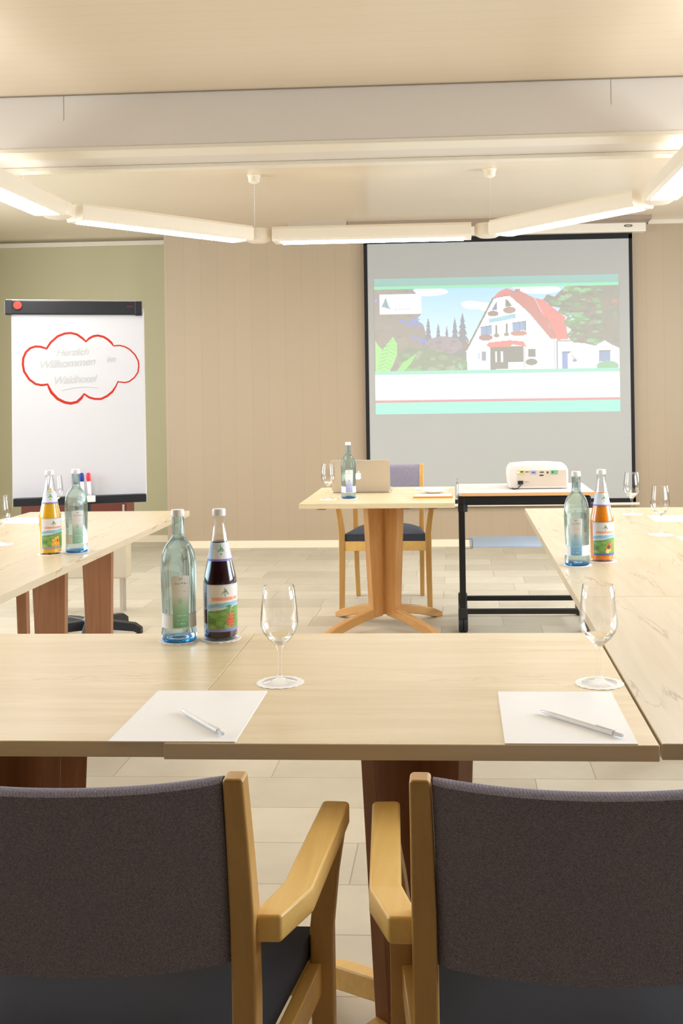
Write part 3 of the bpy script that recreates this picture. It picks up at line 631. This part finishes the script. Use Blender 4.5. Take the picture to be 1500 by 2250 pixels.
# markers standing on the tray
def marker(label, x, z0, capc, cat='marker'):
    t = thing('marker_pen', label, cat, tuple(FM @ Vector((x, -.035, z0))), group='marker pens on the flip chart tray')
    Mr = Matrix.Rotation(R(-3), 4, 'Y')
    obj('barrel', xf(lathe(nb(), [(0, 0), (.008, 0), (.0095, .006), (.0095, .078), (.006, .085), (0, .085)], 16), Mr), M['white_plastic'], t, smooth=40)
    obj('cap', xf(lathe(nb(), [(0, .078), (.0105, .078), (.0115, .09), (.0115, .112), (.008, .122), (0, .124)], 16), Mr), mat('marker cap', capc, 0.35), t, smooth=40)
marker('white marker pen with a blue cap on the flip chart tray', .010, .042, (30, 60, 150))
marker('white marker pen with a red cap on the flip chart tray', .044, .042, (222, 48, 66))
er = obj('board_eraser', box(nb(), -.022, .022, -.014, .014, 0, .034), M['white_plastic'], None, bevel=.003); er.matrix_world = FM @ Matrix.Translation((.052, -.0795, .010)); er.location.z = er.location.z
tag(er, 'small white eraser block clipped on the flip chart tray below the marker pens', 'eraser')

# low cabinet behind the flip chart
cb = thing('low_cabinet', 'low shallow pale cabinet with dark brown top behind the left tables under the flip chart', 'cabinet', (-2.31, 6.62, 0))
obj('cabinet_body', box(nb(), -.30, .31, -.25, -.14, .21, .60), mat('pale beige laminate', (206, 196, 174), 0.5), cb, bevel=.012, seg=3)
obj('cabinet_top', box(nb(), -.325, .325, -.27, -.12, .60, .672), mat('dark red brown wood', (104, 50, 34), 0.4), cb, bevel=.003)
for x in (-.27, .27):
    for y in (-.225, -.165): obj('leg', box(nb(), x - .008, x + .008, y - .008, y + .008, 0, .21), M['silver'], cb)
obj('latch', box(nb(), .300, .312, -.278, -.27, .61, .66), M['silver'], cb)

# ------------------------------------------------------------------ projector cart
cy0, cy1, cx0, cx1 = 5.86, 6.30, .02, .70
ct = thing('projector_cart', 'black tubular trolley with pale shelf carrying the projector', 'cart', (.36, 6.08, 0))
def crel(bm): return xf(bm, Matrix.Translation((-.36, -6.08, 0)))
for x in (cx0, cx1):
    for y in (cy0, cy1):
        p = obj('post', crel(box(nb(), x - .017, x + .017, y - .015, y + .015, .10, .735)), M['black'], ct, bevel=.005)
        bm = nb(); lathe(bm, [(0, 0), (.026, 0), (.026, .04), (0, .04)], 18); xf(bm, Matrix.Translation((x + .006, y, .655))); obj('clamp', crel(bm), M['black'], p)
        bm = nb(); 
        for dx in (-.016, .016):
            st = len(bm.verts); lathe(bm, [(0, -.013), (.034, -.013), (.040, -.007), (.040, .007), (.034, .013), (0, .013)], 22); xf(bm, Matrix.Translation((x + dx * .8, y, .040)) @ Matrix.Rotation(R(90), 4, 'Y'), st)
        box(bm, x - .006, x + .006, y - .02, y + .02, .04, .085)
        cs = obj('castor', crel(bm), M['black_plastic'], p, smooth=40)
        obj('castor_fork', crel(box(nb(), x - .026, x + .026, y - .022, y + .012, .070, .135)), M['black_plastic'], p, bevel=.010)
for y in (cy0, cy1):
    obj('top_rail', crel(box(nb(), cx0 - .01, cx1 + .01, y - .013, y + .013, .690, .738)), M['black'], ct, bevel=.004)
    obj('bottom_rail', crel(box(nb(), cx0, cx1, y - .013, y + .013, .098 if y == cy0 else .085, .126 if y == cy0 else .113)), M['black'], ct, bevel=.004)
for x in (cx0, cx1): obj('side_rail', crel(box(nb(), x - .012, x + .012, cy0, cy1, .090, .115)), M['black'], ct, bevel=.004)
tb = obj('top_board', crel(box(nb(), .005, .735, 5.835, 6.42, .742, .758)), mat('pale grey board', (204, 200, 200), 0.4), ct)
obj('board_edge', crel(box(nb(), .02, .736, 5.832, 5.8348, .741, .7575)), mat('orange beech edge', (222, 172, 116), 0.4), tb)
obj('middle_shelf', crel(box(nb(), .062, .66, 5.88, 6.28, .455, .463)), mat('pale blue shelf', (176, 194, 222), 0.25), ct, bevel=.002)
bm = nb(); tube(bm, [(.02, 5.86, .503), (.075, 5.87, .503)], .003, 6); tube(bm, [(.02, 5.86, .452), (.075, 5.87, .452)], .003, 6); tube(bm, [(.075, 5.87, .503), (.075, 5.87, .452)], .003, 6)
obj('shelf_bracket', crel(bm), M['chrome'], ct)
bm = tube(nb(), [(-.002, 5.85, .735), (-.002, 5.88, .785), (-.002, 5.93, .805), (-.002, 6.20, .805), (-.002, 6.26, .785), (-.002, 6.29, .735)], .006, 10); obj('handle', crel(bm), M['chrome'], ct, smooth=40)

# projector
pj = thing('projector', 'white projector with its socket side facing the tables on the black trolley', 'projector', (.452, 6.17, .758))
body = mat('warm white projector shell', (222, 214, 204), 0.35)
sec = [(-.166, .010), (-.160, .004), (.160, .004), (.166, .010), (.169, .06), (.168, .100), (.160, .122), (.148, .135), (.06, .142), (-.06, .142), (-.148, .135), (-.162, .122), (-.171, .100), (-.171, .06)]
bm = nb()
rings = [[bm.verts.new((a * s_, y, .004 + (b - .004) * q)) for a, b in sec] for y, s_, q in ((-.120, .955, .92), (-.112, .985, .98), (-.09, 1, 1), (.09, 1, 1), (.115, .97, .93))]
bm.faces.new(rings[0]); bm.faces.new(rings[-1][::-1])
for A, B in zip(rings, rings[1:]):
    for k in range(len(sec)): bm.faces.new([A[k], A[(k + 1) % len(sec)], B[(k + 1) % len(sec)], B[k]])
obj('casing', bm, body, pj, smooth=50)
pan = obj('socket_panel', box(nb(), -.118, .155, -.1215, -.1195, .014, .104), mat('warm socket panel', (210, 194, 176), 0.45), pj, bevel=.001)
def port(name, x0, x1, z0, z1, c, y=-.1235): return obj(name, box(nb(), x0, x1, y, -.1215, z0, z1), mat(name + ' colour', c, 0.45), pan)
port('yellow_socket', -.112, -.078, .080, .103, (206, 196, 110)); port('white_plug', -.118, -.106, .088, .098, (250, 246, 236), -.128)
port('dark_socket', -.100, -.084, .092, .100, (90, 84, 60), -.1245); port('blue_socket', -.042, -.012, .080, .104, (170, 176, 206)); port('grey_socket', -.036, -.018, .088, .096, (96, 100, 130), -.1245)
port('green_socket', .068, .108, .080, .104, (120, 176, 140)); port('green_jack', .074, .084, .088, .098, (50, 110, 70), -.1245)
for x0, x1, z0, z1 in ((-.070, -.060, .092, .098), (-.054, -.050, .094, .098), (.008, .030, .090, .096), (.006, .028, .072, .079), (.046, .056, .086, .097)): port('port', x0, x1, z0, z1, (70, 60, 52))
port('power_socket', -.114, -.086, .026, .046, (30, 30, 36), -.130); port('type_print', -.076, -.054, .036, .042, (170, 160, 160), -.122)
bm = tube(nb(), [(.352, 6.04, .792), (.350, 6.02, .782), (.335, 6.00, .766), (.312, 6.01, .762), (.300, 6.08, .762), (.30, 6.2, .762)], .004, 8)
tag(obj('power_cable', bm, M['black_plastic'], None, smooth=40), 'short black cable plugged into the back of the projector', 'cable')
for x in (-.13, .13): obj('foot', lathe(nb(), [(0, 0), (.01, 0), (.01, .006), (0, .006)], 12, x, -.08), M['black_plastic'], pj)

# ------------------------------------------------------------------ laptop
lt = thing('laptop', 'open silver laptop with a lit logo on its lid on the presenter table', 'laptop', (-.545, 6.04, T))
LW = .166
def rrect(w_, h_, r_, n=5):
    pts = []
    for cx_, cy_, a0 in ((w_ - r_, h_ - r_, 0), (-w_ + r_, h_ - r_, 90), (-w_ + r_, -h_ + r_, 180), (w_ - r_, -h_ + r_, 270)):
        for k in range(n + 1): a = R(a0 + 90 * k / n); pts.append((cx_ + r_ * math.cos(a), cy_ + r_ * math.sin(a)))
    return pts
obj('keyboard_base', prism(nb(), [(a, b + .125) for a, b in rrect(LW, .115, .01)], .002, .014), M['silver'], lt, bevel=.001)
LM = Matrix.Translation((0, .012, .012)) @ Matrix.Rotation(R(-12), 4, 'X') 
LM = Matrix.Translation((0, .012, .010)) @ Matrix.Rotation(R(14), 4, 'X')
lid = obj('lid', xf(prism(nb(), [(a, b + .092) for a, b in rrect(LW, .092, .010)], 0, .006, lambda a, b, h: (a, -h, b)), LM), M['silver'], lt, bevel=.001)
apple = [(0, .016), (.006, .020), (.013, .018), (.017, .012), (.014, .006), (.0145, -.001), (.018, -.006), (.014, -.015), (.008, -.020), (0, -.017), (-.008, -.020), (-.014, -.014), (-.018, -.003), (-.017, .010), (-.012, .017), (-.006, .019)]
logo_m = mat('lit logo', (255, 255, 255), 0.4, emit=(255, 255, 255), es=1.0)
lm_ = nb(); prism(lm_, [(a * .95 - .014, b * .95 + .090) for a, b in apple], .006, .0065, lambda a, b, h: (a, -h, b)); prism(lm_, [(-.014, .109), (-.009, .112), (-.005, .120), (-.012, .117)], .006, .0065, lambda a, b, h: (a, -h, b))
obj('logo', xf(lm_, LM), logo_m, lid)

# ------------------------------------------------------------------ stationery on presenter table
op = thing('notebook', 'orange edged notebook lying near the front right corner of the presenter table', 'notebook', (-.13, 5.72, T))
obj('cover', box(nb(), -.103, .103, -.07, .07, .005, .014), mat('orange cover', (240, 128, 72), 0.5), op, bevel=.001)
obj('pages', box(nb(), -.100, .101, -.071, .068, .0, .005), mat('cream pages', (250, 226, 160), 0.7), op)
obj('front_sheet', box(nb(), -.100, .100, -.066, .068, .014, .0155), mat('cream sheet', (250, 232, 206), 0.7), op)
p2 = obj('notepad', box(nb(), -.098, .098, -.055, .055, 0, .010), mat('pale green pad', (226, 236, 218), 0.6), None, bevel=.001, loc=(-.145, 6.20, T)); tag(p2, 'pale green and white notepad at the back right of the presenter table', 'notepad')
bm = nb(); lathe(bm, [(0, 0), (.03, 0), (.064, .012), (.066, .015), (.05, .013), (0, .008)], 32); xf(bm, Matrix.Diagonal((1, .8, 1, 1)))
tag(obj('saucer', bm, M['white_plastic'], None, smooth=50, loc=(-.135, 5.98, T)), 'small white saucer between the notepad and the orange notebook', 'saucer')

# ------------------------------------------------------------------ paper and pens
def paper(label, x, y, rz=0, z=T, sx=.21, sy=.297):
    o = obj('writing_pad', box(nb(), -sx / 2, sx / 2, -sy / 2, sy / 2, 0, .0018), M['paper'], None, loc=(x, y, z)); o.rotation_euler = (0, 0, rz)
    return tag(o, label, 'paper', 'sheets of white paper on the tables')
paper('white sheet of paper in front of the left armchair with a pen lying on it', -.4715, 1.874)
paper('white sheet of paper in front of the right armchair with a pen lying on it', .1745, 1.871)
paper('white sheet of paper on the left table row under the flip chart', -1.965, 4.83, R(90))
paper('far white sheet of paper on the right table row behind the two wine glasses', .985, 4.72, R(90))
paper('nearer of the two white sheets of paper on the right table row', .975, 4.03, R(90))
def pen(label, x0, y0, x1, y1):
    d = Vector((x1 - x0, y1 - y0, 0)); ln = d.length
    t = thing('ballpoint_pen', label, 'pen', (x0, y0, T + .0018 + .0045), math.atan2(d.y, d.x), 'white pens on paper')
    rot = Matrix.Rotation(R(90), 4, 'Y')
    obj('barrel', xf(lathe(nb(), [(0, .008), (.0035, .014), (.0045, .03), (.0045, ln - .018), (0, ln - .018)], 14), rot), M['white_plastic'], t, smooth=40)
    obj('tip', xf(lathe(nb(), [(0, 0), (.001, 0), (.0032, .014), (0, .014)], 12), rot), M['chrome'], t, smooth=40)
    obj('button', xf(lathe(nb(), [(0, ln - .018), (.0035, ln - .018), (.003, ln), (0, ln)], 12), rot), mat('pale pen button', (222, 224, 228), 0.3), t)
    obj('clip', box(nb(), ln - .055, ln - .014, -.0012, .0012, .0045, .0058), M['white_plastic'], t)
pen('white ballpoint pen lying on the left of the two near sheets of paper', -.499, 1.887, -.392, 1.750)
pen('white ballpoint pen lying on the right of the two near sheets of paper', .137, 1.884, .259, 1.748)

# ------------------------------------------------------------------ coasters, glasses, bottles
def coaster(label, x, y):
    pts = [((.046 + .0012 * math.cos(18 * a)) * math.cos(a), (.046 + .0012 * math.cos(18 * a)) * math.sin(a)) for a in [2 * math.pi * k / 108 for k in range(108)]]
    o = obj('coaster', prism(nb(), pts, 0, .0012), M['coaster'], None, loc=(x, y, T)); return tag(o, label, 'coaster', 'white paper coasters')
ZC = T + .0012
CN = lambda lb: ' '.join(lb.split()[:10])
def make_glass(label, x, y):
    t = thing('wine_glass', label, 'glass', (x, y, ZC), group='empty wine glasses')
    outer = [(.033, .0), (.0335, .0015), (.020, .004), (.008, .008), (.0048, .016), (.0042, .035), (.0044, .058), (.0065, .068), (.012, .076), (.023, .086), (.032, .098), (.0362, .110), (.0368, .120), (.0355, .140), (.0328, .165), (.0295, .189)]
    inner = [(.0287, .1895), (.0318, .165), (.0345, .140), (.0358, .120), (.0350, .110), (.0305, .098), (.0210, .0875), (.010, .081), (0, .079)]
    obj('bowl_and_stem', lathe(nb(), outer + inner, 48), M['glass'], t, smooth=60)
    obj('thick_bowl_base', lathe(nb(), [(0, .070), (.006, .0715), (.0108, .077), (.0205, .0865), (.027, .0935), (.024, .0930), (.012, .0875), (0, .0855)], 36), M['solid_glass'], t, smooth=50)
    return t
gl = [(-.352, 2.085, 'wine glass beside the dark juice bottle on the front table'), (.266, 2.081, 'wine glass at the right end of the front table'),
      (-1.762, 4.05, 'wine glass cut off by the left picture edge'), (-1.915, 5.02, 'wine glass half hidden behind the yellow juice bottle'),
      (.782, 4.89, 'farthest wine glass on the right tables'), (.779, 4.20, 'wine glass in front of the far paper on the right tables'),
      (-.688, 5.69, 'wine glass on the presenter table')]
g0 = None
for x, y, lb in gl:
    if g0 is None: g0 = make_glass(lb, x, y)
    else: dup(g0, (x, y, ZC), 0, lb)
    coaster('white paper coaster under the ' + CN(lb), x, y)

def band(r, z0, z1, a0, a1, P_, m, parent, name, prof=None):
    """printed paper wrapped on the bottle; prof(z) gives the bottle radius"""
    rr = prof or (lambda z: r)
    return paint_mesh(name, P_, lambda u, v: ((rr(z1 + (z0 - z1) * v) + .0006) * math.sin(R(a0 + (a1 - a0) * u)), -(rr(z1 + (z0 - z1) * v) + .0006) * math.cos(R(a0 + (a1 - a0) * u)), z1 + (z0 - z1) * v), m, parent)
BW = [(0, .0), (.034, .0), (.0385, .003), (.0408, .010), (.0405, .020), (.0385, .034), (.0378, .050), (.0380, .070), (.0390, .100), (.0402, .135), (.0406, .160), (.0402, .180), (.0375, .198), (.0330, .212), (.0265, .223), (.0195, .231), (.0152, .238), (.0142, .246), (.0138, .284), (0, .284)]
BJ = [(0, .0), (.035, .0), (.0378, .003), (.0382, .010), (.0388, .125), (.0386, .134), (.0368, .146), (.0335, .160), (.0285, .182), (.0235, .204), (.0190, .228), (.0150, .256), (.0138, .270), (.0138, .284), (0, .284)]
def rad(prof):
    zs = [p[1] for p in prof[1:-1]]; rs = [p[0] for p in prof[1:-1]]
    return lambda z: float(np.interp(z, zs, rs))
def water_bottle(label, x, y, c0, c1, band_on=True, rz=0, facing=0):
    t = thing('water_bottle', label, 'bottle', (x, y, ZC), rz, 'pale blue water bottles')
    body_ = lathe(nb(), BW, 48)
    obj('body', body_, M['blue_glass'], t, smooth=60)
    obj('base_glass', lathe(nb(), [(0, .0005), (.0335, .0008), (.0382, .0035), (.0400, .009), (.030, .0085), (.015, .012), (0, .014)], 40), M['blue_base'], t, smooth=50)
    cp = obj('cap', lathe(nb(), [(0, .2845), (.0146, .2845), (.0146, .2865), (.0152, .287), (.0152, .290), (.0146, .2915), (.0146, .299), (.0138, .3005), (0, .3005)], 32), M['cap'], t, smooth=35)
    lathe_b = rad(BW)
    if band_on:
        Pb = Paint(0, 0, 96, 8, 96, 8, (240, 243, 246)); Pb.im[0:1] = (226, 232, 236)
        band(0, .033, .066, -100 + facing, 100 + facing, Pb, M['label'], t, 'lower_label', lathe_b)
    nx, ny_ = 30, 90; P_ = Paint(0, 0, 30, 90, nx, ny_, (238, 241, 240))
    P_.grad(0, 34, (232, 238, 236), (238, 238, 238)); P_.grad(34, 60, (236, 238, 236), c0); P_.grad(60, 90, c0, c1)
    P_.line(12, 6, 18, 5, 1.2, (150, 160, 158)); P_.line(13, 9, 17, 5, 1, (140, 150, 150)); P_.scribble(5, 26, 13.5, 2.6, (140, 146, 150), .7); P_.scribble(9, 24, 27, 1.6, (232, 190, 186), .7)
    P_.ell(14, 44, 4, 5, tuple(v * .9 for v in c0), .4); P_.scribble(6, 26, 69, 1.5, (236, 246, 240), .6); P_.scribble(6, 26, 77, 1.3, (236, 246, 240), .6); P_.scribble(8, 24, 83, 2, (236, 246, 240), .8)
    prof = lambda z: lathe_b(z) + .0005
    o = paint_mesh('front_label', P_, lambda u, v: (lambda z, hw: ((prof(z) + .0006) * math.sin(R(facing) + (u * 2 - 1) * hw / .04), -(prof(z) + .0006) * math.cos(R(facing) + (u * 2 - 1) * hw / .04), z + .0025 * (1 - (u * 2 - 1) ** 2) * (1 - v)))(.152 - v * .117, .0205 - .0018 * v), M['label'], t)
    return t
def tree_mark(P_, x, y, s, c=(92, 150, 104)):
    P_.poly([(x - s, y + s * .3), (x - s * .2, y - s * .2), (x - s * .3, y - s), (x + s * .5, y - s * .3), (x + s, y + s * .3)], c, .9); P_.scribble(x - s * 1.2, x + s * 1.2, y + s * .55, s * .4, (120, 130, 140), .7); P_.ell(x, y + s * 1.1, s * .18, s * .2, (100, 110, 90))
def juice_bottle(label, x, y, jm, kind, rz=0, facing=22):
    t = thing('juice_bottle', label, 'bottle', (x, y, ZC), rz, 'juice bottles with landscape labels')
    inn = [(0, .282), (.0120, .282), (.0120, .270), (.0132, .256), (.0172, .228), (.0217, .204), (.0267, .182), (.0317, .160), (.035, .146), (.0368, .134), (.037, .125), (.0364, .012), (.0345, .008), (0, .008)]
    obj('body', lathe(nb(), BJ[:-1] + [(.0120, .284)] + inn[2:], 48), M['glass'], t, smooth=60)
    rj = rad(BJ)
    prof = [(0, .0075)] + [(rj(z) - .0014, z) for z in np.linspace(.0075, .226, 24)] + [(0, .226)]
    obj('juice', lathe(nb(), prof, 40), jm, t, smooth=50)
    obj('cap', lathe(nb(), [(0, .2845), (.0152, .2845), (.0152, .297), (.0140, .3), (0, .3)], 32), M['cap'], t, smooth=35)
    # neck label
    Pn = Paint(0, 0, 60, 26, 60, 26, (236, 240, 250)); Pn.rect(0, 0, 18, 26, (206, 222, 246)); Pn.rect(18, 0, 34, 10, (200, 226, 240), .6); tree_mark(Pn, 33, 9, 6, (98, 190, 96)); Pn.rect(0, 23.5, 60, 26, (140, 132, 206))
    band(0, .182, .224, -85 + facing * .5, 85 + facing * .5, Pn, M['label'], t, 'neck_label', rj)
    border = {'berry': (150, 146, 206), 'orange': (112, 104, 176), 'yellow': (164, 160, 184)}[kind]
    P_ = Paint(0, 0, 84, 76, 84, 76, (242, 238, 234)); P_.rect(0, 0, 10, 76, (222, 228, 250), .7)
    tree_mark(P_, 40, 11, 6.5, (104, 150, 112)); P_.rect(12, 20.5, 70, 26, (246, 168, 132), .55); P_.scribble(13, 70, 23, 4.5, (246, 150, 104), .8)
    P_.put(P_.inside([(0, 34), (12, 31), (45, 29), (84, 27), (84, 44), (0, 44)]), (150, 198, 228)); P_.put(P_.inside([(0, 40), (20, 36), (40, 37), (84, 33), (84, 44), (0, 44)]), (206, 226, 238))
    P_.put(P_.inside([(0, 43), (30, 41), (50, 37), (84, 35), (84, 76), (0, 76)]), (118, 164, 84)); P_.blobs(P_.inside([(0, 44), (84, 40), (84, 72), (0, 72)]), 26, 9, 4, [(96, 146, 66), (140, 186, 96), (160, 200, 120), (104, 140, 80)], .55)
    if kind == 'berry':
        for k in range(46): a = P_.rng.rand() * 6.28; q = P_.rng.rand() ** .5; cx_, cy_ = 50 + 11 * q * math.cos(a) + 3, 57 + 10.5 * q * math.sin(a); P_.ell(cx_, cy_, 2.1, 2.1, (214, 74 + P_.rng.randint(40), 56)); P_.ell(cx_ - .6, cy_ - .7, .7, .7, (250, 190, 160))
        P_.line(56, 34, 50, 46, .9, (226, 226, 180)); P_.poly([(40, 36), (47, 33), (56, 35), (48, 38)], (86, 150, 66))
    elif kind == 'orange':
        for cx_, cy_, c_ in ((44, 60, (222, 120, 60)), (50, 52, (206, 110, 84)), (58, 48, (236, 140, 90)), (54, 62, (236, 196, 40)), (46, 66, (240, 220, 150)), (60, 58, (224, 120, 50)), (50, 57, (96, 84, 40))): P_.ell(cx_, cy_, 5, 5, c_)
        P_.line(46, 60, 58, 42, 1.5, (96, 90, 40))
    else:
        for cx_, cy_ in ((40, 56), (48, 52), (54, 58), (46, 64), (38, 66), (55, 50), (58, 66)): P_.ell(cx_, cy_, 5.5, 5.5, (248, 168, 40)); P_.ell(cx_ - 1.5, cy_ - 1.5, 2, 2, (252, 206, 110))
        P_.ell(53, 56, 2.5, 3.5, (110, 60, 20))
    P_.rect(0, 71, 84, 76, border); P_.rect(0, 0, 1.5, 76, (200, 206, 244)); P_.rect(0, 0, 84, 1.5, (214, 216, 232))
    band(.0388, .022, .130, -62 + facing, 78 + facing, P_, M['label'], t, 'main_label', rj)
    return t
B = [(-.646, 2.447, 'w', 'water bottle with green label beside the dark juice on the front table', (168, 214, 184), (126, 192, 150)),
     (-1.388, 3.84, 'w', 'water bottle beside the yellow juice bottle on the left tables', (170, 208, 190), (140, 194, 168)),
     (.381, 3.49, 'w', 'water bottle with sky blue label beside the orange juice', (160, 206, 236), (110, 180, 232)),
     (-.583, 5.73, 'w', 'water bottle with violet label in front of the laptop', (176, 184, 220), (150, 156, 214))]
for x, y, k_, lb, c0, c1 in B:
    water_bottle(lb, x, y, c0, c1, facing=math.degrees(math.atan2(-x, y)) + (6 if x < 0 else -4))
    coaster('white paper coaster under the ' + CN(lb), x, y)
for x, y, jm, kd, lb in [(-.553, 2.462, M['juice_dark'], 'berry', 'dark red berry juice bottle on the front table'),
                         (-1.470, 3.80, M['juice_yellow'], 'yellow', 'yellow juice bottle on the left tables'),
                         (.472, 3.57, M['juice_orange'], 'orange', 'orange juice bottle on the right tables')]:
    juice_bottle(lb, x, y, jm, kd, facing=math.degrees(math.atan2(-x, y)) + 12)
    coaster('white paper coaster under the ' + CN(lb), x, y)
